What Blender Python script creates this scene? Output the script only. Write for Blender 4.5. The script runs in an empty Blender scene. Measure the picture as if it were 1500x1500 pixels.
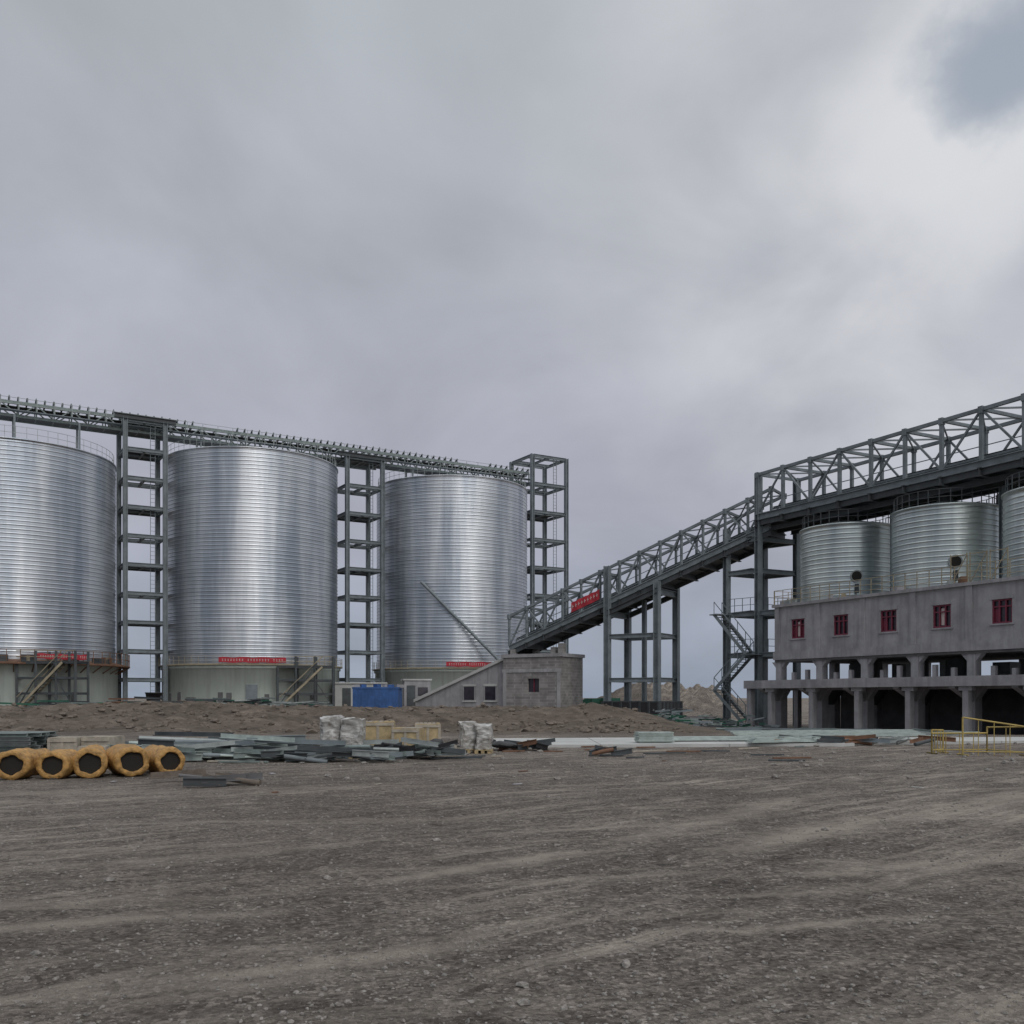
import bpy, math, random
import numpy as np
from mathutils import Vector, Matrix, noise
random.seed(7); np.random.seed(7)
sc = bpy.context.scene
R = random.random
def ru(a,b): return random.uniform(a,b)

# ------------------------------------------------------------------ materials
def newmat(name):
    m = bpy.data.materials.new(name); m.use_nodes = True
    nt = m.node_tree; b = nt.nodes['Principled BSDF']
    return m, nt, b
def N(nt, typ, **kw):
    n = nt.nodes.new(typ)
    for k, v in kw.items():
        if k in n.inputs: n.inputs[k].default_value = v
        else: setattr(n, k, v)
    return n
def L(nt, a, b): nt.links.new(a, b)
def ramp(nt, fac, stops):
    r = nt.nodes.new('ShaderNodeValToRGB')
    el = r.color_ramp.elements
    while len(el) < len(stops): el.new(0.5)
    for e, (p, c) in zip(el, stops):
        e.position = p; e.color = (*c, 1) if len(c) == 3 else c
    L(nt, fac, r.inputs[0]); return r
def g3(v): return (v, v, v)
def mix(nt, fac, a, b, blend='MIX'):
    m = nt.nodes.new('ShaderNodeMix'); m.data_type = 'RGBA'; m.blend_type = blend
    for i, v in ((0, fac), (6, a), (7, b)):
        if hasattr(v, 'is_linked'): L(nt, v, m.inputs[i])
        else: m.inputs[i].default_value = v if i == 0 else (*v, 1)
    return m.outputs[2]
def pos(nt, scale=(1, 1, 1), rotz=0):
    g = nt.nodes.new('ShaderNodeNewGeometry')
    mp = nt.nodes.new('ShaderNodeMapping')
    mp.inputs['Scale'].default_value = scale
    if rotz:
        m0 = nt.nodes.new('ShaderNodeMapping'); m0.inputs['Rotation'].default_value = (0, 0, rotz)
        L(nt, g.outputs['Position'], m0.inputs[0]); L(nt, m0.outputs[0], mp.inputs[0])
    else: L(nt, g.outputs['Position'], mp.inputs[0])
    return mp.outputs[0]
def simple(name, col, rough=0.6, metal=0.0, scale=2.0, amt=0.35, bump=0.15, bscale=12, streak=False, dirt=None):
    m, nt, b = newmat(name)
    p = pos(nt); n1 = N(nt, 'ShaderNodeTexNoise', Scale=scale, Detail=6.0, Roughness=0.65); L(nt, p, n1.inputs['Vector'])
    c0 = tuple(c*(1-amt) for c in col); c1 = tuple(min(1, c*(1+amt)) for c in col)
    c = ramp(nt, n1.outputs[0], [(0.3, c0), (0.7, c1)]).outputs[0]
    if streak:
        n2 = N(nt, 'ShaderNodeTexNoise', Scale=1.0, Detail=4.0); L(nt, pos(nt, (3, 3, .25)), n2.inputs['Vector'])
        f = ramp(nt, n2.outputs[0], [(0.45, g3(0)), (0.75, g3(.55))]).outputs[0]
        c = mix(nt, f, c, dirt or tuple(x*0.5 for x in col))
    L(nt, c, b.inputs['Base Color'])
    rr = ramp(nt, n1.outputs[0], [(0.2, g3(max(0, rough-.12))), (0.8, g3(min(1, rough+.12)))]); L(nt, rr.outputs[0], b.inputs['Roughness'])
    b.inputs['Metallic'].default_value = metal
    if bump:
        n3 = N(nt, 'ShaderNodeTexNoise', Scale=bscale, Detail=5.0); L(nt, p, n3.inputs['Vector'])
        bp = N(nt, 'ShaderNodeBump', Strength=bump, Distance=0.03); L(nt, n3.outputs[0], bp.inputs['Height']); L(nt, bp.outputs[0], b.inputs['Normal'])
    return m

M = {}
M['steel'] = simple('painted_steel', (.175, .205, .22), .5, 0, 1.2, .3, .05)
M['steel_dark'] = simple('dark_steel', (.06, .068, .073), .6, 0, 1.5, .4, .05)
M['galv'] = simple('galvanised_steel', (.30, .325, .32), .5, .4, 3, .3, .05)
M['galvgreen'] = simple('greenish_galvanised', (.21, .25, .24), .55, .2, 3, .4, .05)
M['panel'] = simple('pale_green_panel', (.38, .44, .415), .4, .1, 3, .25, .05)
M['concrete'] = simple('concrete', (.335, .328, .34), .9, 0, .9, .24, .3, 9, True, (.17, .165, .175))
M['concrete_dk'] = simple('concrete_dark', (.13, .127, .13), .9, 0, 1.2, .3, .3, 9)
M['slab'] = simple('slab_concrete', (.46, .465, .45), .85, 0, .7, .18, .2, 20)
M['basewhite'] = simple('silo_base_paint', (.52, .575, .53), .8, 0, .35, .12, .15, 6, True, (.36, .38, .34))
M['rust'] = simple('rusty_steel', (.17, .09, .055), .8, 0, 2.5, .4, .2)
M['rail'] = simple('railing_paint', (.34, .29, .20), .6, 0, 2, .3, 0)
M['red'] = simple('red_banner_cloth', (.42, .03, .045), .7, 0, 2, .25, .1)
M['white'] = simple('white_letters', (.6, .5, .48), .7, 0, 2, .1, 0)
M['winred'] = simple('window_frame_red', (.17, .025, .05), .5, 0, 2, .2, 0)
M['glass'] = simple('dark_glass', (.035, .03, .04), .15, 0, 2, .4, 0)
M['yellow'] = simple('yellow_paint', (.40, .30, .09), .6, 0, 4, .3, .05)
M['blue'] = simple('blue_tarp', (.035, .10, .27), .6, 0, 1.5, .35, .4, 3)
M['wood'] = simple('crate_wood', (.42, .33, .19), .8, 0, 5, .3, .2, 30)
M['palewood'] = simple('pale_boards', (.38, .34, .28), .8, 0, 4, .3, .2, 30)
M['black'] = simple('black_plastic', (.02, .02, .022), .5, 0, 3, .4, .3, 8)
M['roll'] = simple('orange_roll_wrap', (.40, .225, .07), .6, 0, 9, .55, .9, 16)
M['hole'] = simple('opening_dark', (.02, .017, .014), .9, 0, 5, .3, 0)  # near-black shade colour for roll openings, also used on the manhole discs
M['green'] = simple('green_net', (.03, .12, .08), .8, 0, 3, .3, .3)
M['stone'] = simple('stone', (.22, .205, .188), .9, 0, 23, .65, .3, 60)
M['clod'] = simple('earth_clod', (.15, .122, .10), .95, 0, 5, .4, .3, 30)
M['brick'] = None
M['rubber'] = simple('belt_rubber', (.03, .03, .032), .8, 0, 3, .3, .1)

m, nt, b = newmat('shrink_wrap'); M['wrap'] = m
nz = N(nt, 'ShaderNodeTexNoise', Scale=3.0, Detail=4.0, Distortion=1.4); L(nt, pos(nt, (1, 1, 2.6)), nz.inputs['Vector'])
L(nt, ramp(nt, nz.outputs[0], [(.3, (.20, .18, .16)), (.5, (.38, .37, .35)), (.7, (.60, .60, .58))]).outputs[0], b.inputs['Base Color'])
b.inputs['Roughness'].default_value = .35
bp = N(nt, 'ShaderNodeBump', Strength=.5, Distance=.04); L(nt, nz.outputs[0], bp.inputs['Height']); L(nt, bp.outputs[0], b.inputs['Normal'])

def silo_metal(name, tint):
    m, nt, b = newmat(name)
    n1 = N(nt, 'ShaderNodeTexNoise', Scale=1.0, Detail=4.0, Roughness=.55); L(nt, pos(nt, (.42, .42, .045)), n1.inputs['Vector'])
    n2 = N(nt, 'ShaderNodeTexNoise', Scale=1.0, Detail=3.0); L(nt, pos(nt, (.14, .14, 1.9)), n2.inputs['Vector'])
    n3 = N(nt, 'ShaderNodeTexNoise', Scale=3.0, Detail=6.0); L(nt, pos(nt, (1, 1, 2)), n3.inputs['Vector'])
    c = ramp(nt, n1.outputs[0], [(.36, tuple(q*t for q, t in zip((.42, .45, .49), tint))), (.6, tuple(.74*t for t in tint))]).outputs[0]  # sheet tone varies; bluish dark streaks imitate reflected vertical bands in the colour
    c2 = ramp(nt, n2.outputs[0], [(.3, g3(.84)), (.7, g3(1.0))]).outputs[0]
    c = mix(nt, 1.0, c, c2, 'MULTIPLY')
    L(nt, c, b.inputs['Base Color']); b.inputs['Metallic'].default_value = .9
    s = N(nt, 'ShaderNodeMath', operation='ADD'); L(nt, n2.outputs[0], s.inputs[0]); L(nt, n3.outputs[0], s.inputs[1])
    rr = ramp(nt, s.outputs[0], [(.35, g3(.30)), (1.0, g3(.45))]); L(nt, rr.outputs[0], b.inputs['Roughness'])
    bp = N(nt, 'ShaderNodeBump', Strength=.22, Distance=.3); L(nt, n1.outputs[0], bp.inputs['Height']); L(nt, bp.outputs[0], b.inputs['Normal'])
    return m
M['silo'] = silo_metal('silo_galvanised_sheet', (.97, 1.0, 1.04))
M['silo_s'] = silo_metal('silo_small_sheet', (1.0, 1.07, 1.03))

m, nt, b = newmat('grey_blockwork'); M['brick'] = m
tc = N(nt, 'ShaderNodeTexCoord')
sx = N(nt, 'ShaderNodeSeparateXYZ'); L(nt, tc.outputs['Object'], sx.inputs[0])
ad = N(nt, 'ShaderNodeMath', operation='ADD'); L(nt, sx.outputs[0], ad.inputs[0]); L(nt, sx.outputs[1], ad.inputs[1])
cb = N(nt, 'ShaderNodeCombineXYZ'); L(nt, ad.outputs[0], cb.inputs[0]); L(nt, sx.outputs[2], cb.inputs[1])
bk = N(nt, 'ShaderNodeTexBrick', Scale=1.0); L(nt, cb.outputs[0], bk.inputs['Vector'])
bk.inputs['Color1'].default_value = (.27, .255, .245, 1); bk.inputs['Color2'].default_value = (.19, .18, .175, 1); bk.inputs['Mortar'].default_value = (.30, .29, .28, 1)
bk.inputs['Brick Width'].default_value = .5; bk.inputs['Row Height'].default_value = .26; bk.inputs['Mortar Size'].default_value = .02
nz = N(nt, 'ShaderNodeTexNoise', Scale=1.2, Detail=6.0); L(nt, tc.outputs['Object'], nz.inputs[0])
L(nt, mix(nt, .6, bk.outputs['Color'], nz.outputs[0], 'OVERLAY'), b.inputs['Base Color']); b.inputs['Roughness'].default_value = .9

# ground
m, nt, b = newmat('gravel_ground'); M['ground'] = m
p = pos(nt)
big = N(nt, 'ShaderNodeTexNoise', Scale=.22, Detail=6.0, Roughness=.65); L(nt, p, big.inputs['Vector'])
mid = N(nt, 'ShaderNodeTexNoise', Scale=1.7, Detail=9.0, Roughness=.78); L(nt, p, mid.inputs['Vector'])
fine = N(nt, 'ShaderNodeTexNoise', Scale=30.0, Detail=7.0, Roughness=.85); L(nt, p, fine.inputs['Vector'])
vor = N(nt, 'ShaderNodeTexVoronoi', Scale=30.0); L(nt, p, vor.inputs['Vector'])
vor2 = N(nt, 'ShaderNodeTexVoronoi', Scale=75.0); L(nt, p, vor2.inputs['Vector'])
vor3 = N(nt, 'ShaderNodeTexVoronoi', Scale=9.0); L(nt, p, vor3.inputs['Vector'])
trk = N(nt, 'ShaderNodeTexNoise', Scale=1.0, Detail=8.0, Roughness=.7, Distortion=.3); L(nt, pos(nt, (.16, 2.6, 1), math.radians(-42)), trk.inputs['Vector'])
trk2 = N(nt, 'ShaderNodeTexNoise', Scale=1.0, Detail=8.0, Roughness=.7, Distortion=.3); L(nt, pos(nt, (.12, 1.8, 1), math.radians(-14)), trk2.inputs['Vector'])
gravel = ramp(nt, mid.outputs[0], [(.32, (.148, .127, .112)), (.5, (.228, .199, .175)), (.68, (.32, .282, .247))]).outputs[0]
sp = N(nt, 'ShaderNodeSeparateXYZ'); L(nt, vor.outputs['Color'], sp.inputs[0])
spk = ramp(nt, sp.outputs[0], [(0, g3(.5)), (.5, g3(.92)), (.85, g3(1.25)), (1, g3(1.7))]).outputs[0]
gravel = mix(nt, 1, gravel, spk, 'MULTIPLY')
sp3 = N(nt, 'ShaderNodeSeparateXYZ'); L(nt, vor3.outputs['Color'], sp3.inputs[0])
spk3 = ramp(nt, sp3.outputs[0], [(0, g3(.82)), (.6, g3(1)), (1, g3(1.22))]).outputs[0]
gravel = mix(nt, 1, gravel, spk3, 'MULTIPLY')
fr = ramp(nt, fine.outputs[0], [(.32, g3(.5)), (.68, g3(1.45))]).outputs[0]
gravel = mix(nt, 1, gravel, fr, 'MULTIPLY')
dustc = mix(nt, fine.outputs[0], (.33, .285, .235), (.62, .55, .47))
t1 = ramp(nt, trk.outputs[0], [(.51, g3(0)), (.64, g3(.75))]).outputs[0]
t2 = ramp(nt, trk2.outputs[0], [(.54, g3(0)), (.67, g3(.6))]).outputs[0]
bm_ = ramp(nt, big.outputs[0], [(.40, g3(0)), (.56, g3(1))]).outputs[0]
t1 = mix(nt, 1, t1, bm_, 'MULTIPLY')
at = N(nt, 'ShaderNodeAttribute', attribute_name='dust')
sd = N(nt, 'ShaderNodeSeparateXYZ'); L(nt, at.outputs['Color'], sd.inputs[0])
mm = N(nt, 'ShaderNodeMath', operation='MULTIPLY'); L(nt, sd.outputs[0], mm.inputs[0])
mr = ramp(nt, mid.outputs[0], [(.36, g3(.35)), (.50, g3(1))]); L(nt, mr.outputs[0], mm.inputs[1])
c = mix(nt, t1, gravel, dustc); c = mix(nt, t2, c, dustc); c = mix(nt, mm.outputs[0], c, dustc)
dkt = ramp(nt, trk.outputs[0], [(.34, g3(.66)), (.45, g3(1))]).outputs[0]; c = mix(nt, 1, c, dkt, 'MULTIPLY')
earthn = N(nt, 'ShaderNodeTexNoise', Scale=.8, Detail=10.0, Roughness=.78); L(nt, p, earthn.inputs['Vector'])
earth = ramp(nt, earthn.outputs[0], [(.32, (.085, .068, .056)), (.5, (.17, .138, .112)), (.68, (.27, .225, .185))]).outputs[0]
earth = mix(nt, 1, earth, fr, 'MULTIPLY')
c = mix(nt, sd.outputs[1], c, earth)
bgf = ramp(nt, big.outputs[0], [(.36, g3(.80)), (.64, g3(1.20))]).outputs[0]
c = mix(nt, 1, c, bgf, 'MULTIPLY')
L(nt, c, b.inputs['Base Color']); b.inputs['Roughness'].default_value = .95
b.inputs['Specular IOR Level'].default_value = .2
h1 = N(nt, 'ShaderNodeMath', operation='ADD'); L(nt, fine.outputs[0], h1.inputs[0]); L(nt, vor.outputs['Distance'], h1.inputs[1])
h2 = N(nt, 'ShaderNodeMath', operation='ADD'); L(nt, h1.outputs[0], h2.inputs[0]); L(nt, vor2.outputs['Distance'], h2.inputs[1])
bp = N(nt, 'ShaderNodeBump', Strength=1.0, Distance=.02); L(nt, h2.outputs[0], bp.inputs['Height'])
bp2 = N(nt, 'ShaderNodeBump', Strength=.7, Distance=.08); L(nt, mid.outputs[0], bp2.inputs['Height']); L(nt, bp.outputs[0], bp2.inputs['Normal']); L(nt, bp2.outputs[0], b.inputs['Normal'])

# ------------------------------------------------------------------ mesh builder
class B:
    def __init__(s): s.v = []; s.f = []; s.m = []; s.mats = []; s.sm = []
    def mi(s, k):
        if k not in s.mats: s.mats.append(k)
        return s.mats.index(k)
    def add(s, vs, fs, k, smooth=False):
        o = len(s.v); s.v.extend([tuple(v) for v in vs]); i = s.mi(k)
        for f in fs: s.f.append(tuple(o+a for a in f)); s.m.append(i); s.sm.append(smooth)
    def beam(s, p0, p1, w, h, k='steel', up=(0, 0, 1)):
        p0 = Vector(p0); p1 = Vector(p1); d = (p1-p0)
        if d.length < 1e-5: return
        d.normalize(); up = Vector(up)
        if abs(d.dot(up)) > .98: up = Vector((.869, .495, 0))
        x = d.cross(up).normalized(); y = x.cross(d).normalized()
        w = w/2+ru(-.0015, .0015); h = h/2+ru(-.0015, .0015); e = ru(-.002, .002)
        vs = []
        for p in (p0-d*e, p1+d*e):
            for a, c in ((-1, -1), (1, -1), (1, 1), (-1, 1)): vs.append(p+x*w*a+y*h*c)
        s.add(vs, [(3, 2, 1, 0), (4, 5, 6, 7), (0, 1, 5, 4), (1, 2, 6, 5), (2, 3, 7, 6), (3, 0, 4, 7)], k)
    def hpost(s, p0, p1, w, k='steel', ax=(.869, .495, 0)):
        ax = Vector(ax).normalized(); p0 = Vector(p0); p1 = Vector(p1)
        t = w*.14
        for sg in (-1, 1):
            o = ax*(w/2-t/2)*sg; s.beam_ax(p0+o, p1+o, t, w, ax, k)
        s.beam_ax(p0, p1, w-2*t, t, ax, k)
    def beam_ax(s, p0, p1, wx, wy, ax, k):
        ay = Vector((0, 0, 1)).cross(ax).normalized(); vs = []
        for p in (p0, p1):
            for a, c in ((-1, -1), (1, -1), (1, 1), (-1, 1)): vs.append(p+ax*wx/2*a+ay*wy/2*c)
        s.add(vs, [(3, 2, 1, 0), (4, 5, 6, 7), (0, 1, 5, 4), (1, 2, 6, 5), (2, 3, 7, 6), (3, 0, 4, 7)], k)
    def ibeam(s, p0, p1, w, h, k='steel'):
        up = Vector((0, 0, 1)); t = h*.12
        s.beam(Vector(p0)+up*(h/2-t/2), Vector(p1)+up*(h/2-t/2), w, t, k)
        s.beam(Vector(p0)-up*(h/2-t/2), Vector(p1)-up*(h/2-t/2), w, t, k)
        s.beam(p0, p1, w*.15, h-2*t, k)
    def box(s, c, sz, k, rot=0):
        c = Vector(c); d = Vector((math.cos(rot), math.sin(rot), 0))
        s.beam(c-d*sz[0]/2, c+d*sz[0]/2, sz[1], sz[2], k)
    def pbox(s, fn, a0, a1, b0, b1, z0, z1, k):
        vs = [fn(a, bb, z) for z in (z0, z1) for a, bb in ((a0, b0), (a1, b0), (a1, b1), (a0, b1))]
        s.add(vs, [(3, 2, 1, 0), (4, 5, 6, 7), (0, 1, 5, 4), (1, 2, 6, 5), (2, 3, 7, 6), (3, 0, 4, 7)], k)
    def lathe(s, c, prof, seg, k, smooth=True, a0=0, a1=2*math.pi):
        full = abs(a1-a0-2*math.pi) < 1e-6; n = seg if full else seg+1
        vs = []; fs = []
        for r, z in prof:
            for i in range(n):
                a = a0+(a1-a0)*i/seg; vs.append((c[0]+r*math.cos(a), c[1]+r*math.sin(a), z))
        for j in range(len(prof)-1):
            for i in range(seg):
                i2 = (i+1) % n
                fs.append((j*n+i, j*n+i2, (j+1)*n+i2, (j+1)*n+i))
        s.add(vs, fs, k, smooth)
    def tube(s, p0, p1, r, k, seg=10, smooth=True, cap=True):
        p0 = Vector(p0); p1 = Vector(p1); d = (p1-p0).normalized()
        up = Vector((0, 0, 1)) if abs(d.z) < .95 else Vector((1, 0, 0))
        x = d.cross(up).normalized(); y = x.cross(d); vs = []
        for p in (p0, p1):
            for i in range(seg):
                a = 2*math.pi*i/seg; vs.append(p+x*r*math.cos(a)+y*r*math.sin(a))
        fs = [(i, (i+1) % seg, seg+(i+1) % seg, seg+i) for i in range(seg)]
        s.add(vs, fs, k, smooth)
        if cap: s.add(vs, [tuple(range(seg))[::-1], tuple(range(seg, 2*seg))], k)
    def make(s, name, parent=None):
        me = bpy.data.meshes.new(name); me.from_pydata(s.v, [], s.f)
        for k in s.mats: me.materials.append(M[k])
        me.polygons.foreach_set('material_index', s.m); me.polygons.foreach_set('use_smooth', s.sm)
        me.update(); ob = bpy.data.objects.new(name, me); sc.collection.objects.link(ob)
        if parent: ob.parent = parent
        return ob
def empty(name):
    e = bpy.data.objects.new(name, None); sc.collection.objects.link(e); return e
def sstep(a, b, x):
    t = max(0, min(1, (x-a)/(b-a))); return t*t*(3-2*t)

# ------------------------------------------------------------------ ground
def gh(x, y):
    side = 1-sstep(6, 16, x-(y-80)*.15)
    h = .85*sstep(44, 72, y+noise.noise((x*.08, 3, 0))*5)*side
    h -= .55*sstep(42, 60, y)*sstep(9, 16, x)*(1-sstep(150, 260, y))
    slope = sstep(44, 56, y)*(1-sstep(74, 84, y))*side
    h += slope*(.40*noise.noise((x*.16, y*.16, 1))+.30*noise.noise((x*.5, y*.5, 5))+.22*noise.noise((x*1.4, y*1.4, 8)))
    for cx, cy, r, a in ((-30, 66, 6, .45), (-22, 68, 4, .4), (-38, 69, 4, .3), (17, 100, 5, 2.6), (21, 108, 7, 3.0), (13.5, 104, 4, 1.8), (-14, 62, 5, .4), (6, 66, 4, .4), (-5, 64, 3, .3)):
        d2 = ((x-cx)**2+(y-cy)**2*1.5)/(r*r)
        if d2 < 6: h += a*math.exp(-d2)*(1+.5*noise.noise((x*.7, y*.7, 2)))
    if y < 44 or x > 16: 
        d = math.hypot(x, y)
        h += .04*noise.noise((x*.35, y*.35, 0))*min(1, d/6)+.016*noise.noise((x*1.7, y*1.7, 3))+.008*noise.noise((x*4.5, y*4.5, 7))
    return h
streaks = [((-1.3, 8.9), (1.0, 11.0), .17, 1), ((-.5, 9.3), (1.4, 11.2), .10, .6), ((2.0, 10.4), (5.6, 14.2), .34, 1), ((2.6, 9.2), (4.6, 10.3), .20, .85), ((2.9, 10.0), (4.2, 10.2), .14, .7),
           ((-4.6, 6.9), (-1.7, 7.8), .15, 1), ((-2.4, 5.7), (-.1, 6.8), .12, .95), ((-3.6, 5.2), (-1.0, 6.0), .10, .6), ((.9, 7.0), (3.2, 7.5), .09, .9), ((1.4, 8.2), (3.0, 8.6), .08, .7),
           ((3.4, 9.0), (6.5, 11.5), .25, .6), ((-6, 9), (-2, 11), .2, .5), ((-9, 6.5), (-4, 7.0), .2, .8), ((5, 13), (14, 22), .5, .7), ((1, 11), (6, 18), .3, .5), ((-20, 15), (0, 19), .4, .45)]
def dust(x, y):
    v = 0
    for (ax, ay), (bx, by), w, s in streaks:
        dx = bx-ax; dy = by-ay; l2 = dx*dx+dy*dy
        t = ((x-ax)*dx+(y-ay)*dy)/l2
        if t < 0 or t > 1: continue
        l = math.sqrt(l2)
        pr = ((x-ax)*dy-(y-ay)*dx)/l+.16*noise.noise((x*.9, y*.9, 9))+.07*noise.noise((x*4, y*4, 9))
        e = math.exp(-(pr/(w*(.55+.9*t*(1-t)*2)))**2)*(1-abs(2*t-1)**3)
        v = max(v, e*s)
    return min(1, v)
angs = np.concatenate([np.linspace(-48, 48, 560), np.linspace(49, 311, 90)])
rad = np.concatenate([[0.3, 1.2, 2.2], np.geomspace(3, 120, 350), np.geomspace(124, 4000, 40)])
vs = []; cols = []
for r in rad:
    for a in angs:
        t = math.radians(a); x = r*math.sin(t); y = r*math.cos(t)
        vs.append((x, y, gh(x, y) if r < 400 else 0.0))
        e = sstep(42, 50, y)*(1-sstep(8, 15, x))*(1-.55*sstep(85, 100, y)) if 0 < r < 300 else .3
        if abs(a) < 50 and r < 30: cols.append((dust(x, y), .15*(1-sstep(-3, 2, x)), 0, 1))
        else: cols.append((0, min(1, e+.15), 0, 1))
na = len(angs); fs = []
for j in range(len(rad)-1):
    for i in range(na):
        i2 = (i+1) % na; fs.append((j*na+i2, j*na+i, (j+1)*na+i, (j+1)*na+i2))
fs.append(tuple(range(na)))
me = bpy.data.meshes.new('ground'); me.from_pydata(vs, [], fs); me.materials.append(M['ground'])
ca = me.color_attributes.new('dust', 'FLOAT_COLOR', 'POINT'); ca.data.foreach_set('color', np.array(cols, dtype=np.float32).ravel())
me.polygons.foreach_set('use_smooth', [True]*len(me.polygons)); me.update()
g = bpy.data.objects.new('ground', me); sc.collection.objects.link(g)

phi = (1+5**.5)/2
ico = np.array([(-1, phi, 0), (1, phi, 0), (-1, -phi, 0), (1, -phi, 0), (0, -1, phi), (0, 1, phi), (0, -1, -phi), (0, 1, -phi), (phi, 0, -1), (phi, 0, 1), (-phi, 0, -1), (-phi, 0, 1)])/1.9
icf = [(0, 11, 5), (0, 5, 1), (0, 1, 7), (0, 7, 10), (0, 10, 11), (1, 5, 9), (5, 11, 4), (11, 10, 2), (10, 7, 6), (7, 1, 8), (3, 9, 4), (3, 4, 2), (3, 2, 6), (3, 6, 8), (3, 8, 9), (4, 9, 5), (2, 4, 11), (6, 2, 10), (8, 6, 7), (9, 8, 1)]
def stones(name, mat, gen, n):
    V = []; F = []
    for i in range(n):
        x, y, s = gen()
        q = ico*np.array([s*ru(.8, 1.4), s*ru(.7, 1.3), s*ru(.5, .9)])*np.random.uniform(.75, 1.2, (12, 1))
        a = R()*6.28; ca_, sa = math.cos(a), math.sin(a)
        o = len(V); z = gh(x, y)
        for p in q: V.append((x+p[0]*ca_-p[1]*sa, y+p[0]*sa+p[1]*ca_, z+p[2]+s*.2))
        F += [(o+a_, o+b_, o+c_) for a_, b_, c_ in icf]
    me = bpy.data.meshes.new(name); me.from_pydata(V, [], F); me.materials.append(M[mat]); me.update()
    sc.collection.objects.link(bpy.data.objects.new(name, me))
def g1():
    while True:
        y = 4.2+28*R()**2.0; x = ru(-.58, .58)*y
        if noise.noise((x*.5, y*.5, 4)) > -.15 or R() < .35: break
    s = (.003+.013*R()**3)*(1+y*.05)
    if R() < .008: s *= 2.2
    return x, y, s
stones('gravel', 'stone', g1, 14000)
def g2():
    y = ru(46, 76); return ru(-.6*y, 9), y, .04+.22*R()**3
stones('earth_clods', 'clod', g2, 1800)
def g4():
    y = ru(20, 42); return ru(-.55*y, .55*y), y, .02+.09*R()**4
stones('rubble', 'stone', g4, 900)

# ------------------------------------------------------------------ big silos
def ring_rail(b, c, r, z, h, k, n=48, t=.05, a0=0, a1=2*math.pi, rails=(1.0, .5)):
    for i in range(n):
        a = a0+(a1-a0)*i/n; x = c[0]+r*math.cos(a); y = c[1]+r*math.sin(a)
        a2 = a0+(a1-a0)*(i+1)/n; x2 = c[0]+r*math.cos(a2); y2 = c[1]+r*math.sin(a2)
        b.beam((x, y, z), (x, y, z+h), t, t, k)
        for q in rails: b.beam((x, y, z+h*q), (x2, y2, z+h*q), t*.8, t*.8, k)
def rib_profile(r, z, top, pitch, d):
    prof = []
    while z < top-pitch:
        wob = ru(-.004, .004)
        prof += [(r+wob, z), (r+wob, z+.03), (r+wob+.001, z+pitch-.13), (r+wob, z+pitch-.10), (r+d*.8, z+pitch-.08), (r+d, z+pitch-.055), (r+d*.8, z+pitch-.025)]
        z += pitch
    prof += [(r, z), (r, top)]
    return prof
def big_silo(cx, cy, top, walk):
    e = empty('steel_silo'); r = 8.75; c = (cx, cy)
    b = B(); prof = rib_profile(r, 4.95, top, .37, .033)
    prof += [(r+.10, top+.01), (r+.10, top+.12), (r, top+.13)]
    b.lathe(c, prof, 160, 'silo'); b.make('corrugated_shell', e)
    b = B(); b.lathe(c, [(r, top+.125), (r*.6, top+.75), (1.2, top+1.4), (1.2, top+1.9), (.01, top+1.9)], 96, 'silo', True); b.make('roof', e)
    b = B(); b.lathe(c, [(r+.2, -.5), (r+.2, 4.5), (r+.34, 4.52), (r+.34, 4.8), (r+.02, 4.96)], 128, 'basewhite'); 
    for k in range(10):
        a = -math.pi/2+ru(-1.2, 1.2)
        x = cx+(r+.2)*math.cos(a); y = cy+(r+.2)*math.sin(a)
        b.box((x, y, ru(1.5, 1.9)), (ru(.3, .5), .14, ru(.5, .9)), 'concrete_dk', a+math.pi/2)
    a = -math.pi/2+.25; b.box((cx+(r+.22)*math.cos(a), cy+(r+.22)*math.sin(a), 1.9), (1.1, .12, 2.1), 'steel', a+math.pi/2)
    b.make('concrete_base', e)
    b = B(); ring_rail(b, c, r-.15, top+.1, 1.05, 'galv', 64, .035); b.make('top_railing', e)
    b = B()
    if walk:
        b.lathe(c, [(r+.36, 4.55), (r+1.3, 4.55), (r+1.3, 4.66), (r+.06, 4.97)], 96, 'rust', False)
        ring_rail(b, c, r+1.25, 4.66, 1.1, 'rust', 60, .06)
        for i in range(40):
            a = i/40*2*math.pi; b.beam((cx+(r+.2)*math.cos(a), cy+(r+.2)*math.sin(a), 3.9), (cx+(r+1.25)*math.cos(a), cy+(r+1.25)*math.sin(a), 4.55), .08, .08, 'rust')
        for i in range(26):
            a = -math.pi/2+ru(-1.4, 1.4); b.box((cx+(r+.8)*math.cos(a), cy+(r+.8)*math.sin(a), 4.95), (ru(.3, 1.2), .3, ru(.3, .8)), random.choice(['rust', 'rail', 'steel_dark']), a+math.pi/2)
        b.make('walkway', e)
    else:
        b.lathe(c, [(r+.35, 4.83), (r+.55, 4.83), (r+.55, 4.93), (r+.03, 5.0)], 128, 'rail', False)
        ring_rail(b, c, r+.5, 4.93, .8, 'rail', 70, .03); b.make('ring_ledge', e)
    return e
S = [(-46.2, 90.2), (-27.2, 102.0), (-7.0, 114.0)]
big_silo(*S[0], 23.6, True); big_silo(*S[1], 25.7, False); s3 = big_silo(*S[2], 25.7, False)
b = B(); P = Vector((-9.8, 104.9, 14.2)); Q = Vector((-1.0, 105.0, 5.3))
b.tube(P, Q, .16, 'steel', 12)  # added tube on brackets, imitating the conveyor's diagonal reflection on the shell
for f in (.0, .33, .66, .97):
    p = P.lerp(Q, f); ty = 114-math.sqrt(8.75**2-(p.x+7)**2); b.beam(p, (p.x, ty+.1, p.z), .1, .1, 'steel')
b.make('reflection_line_tube', s3)

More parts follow.
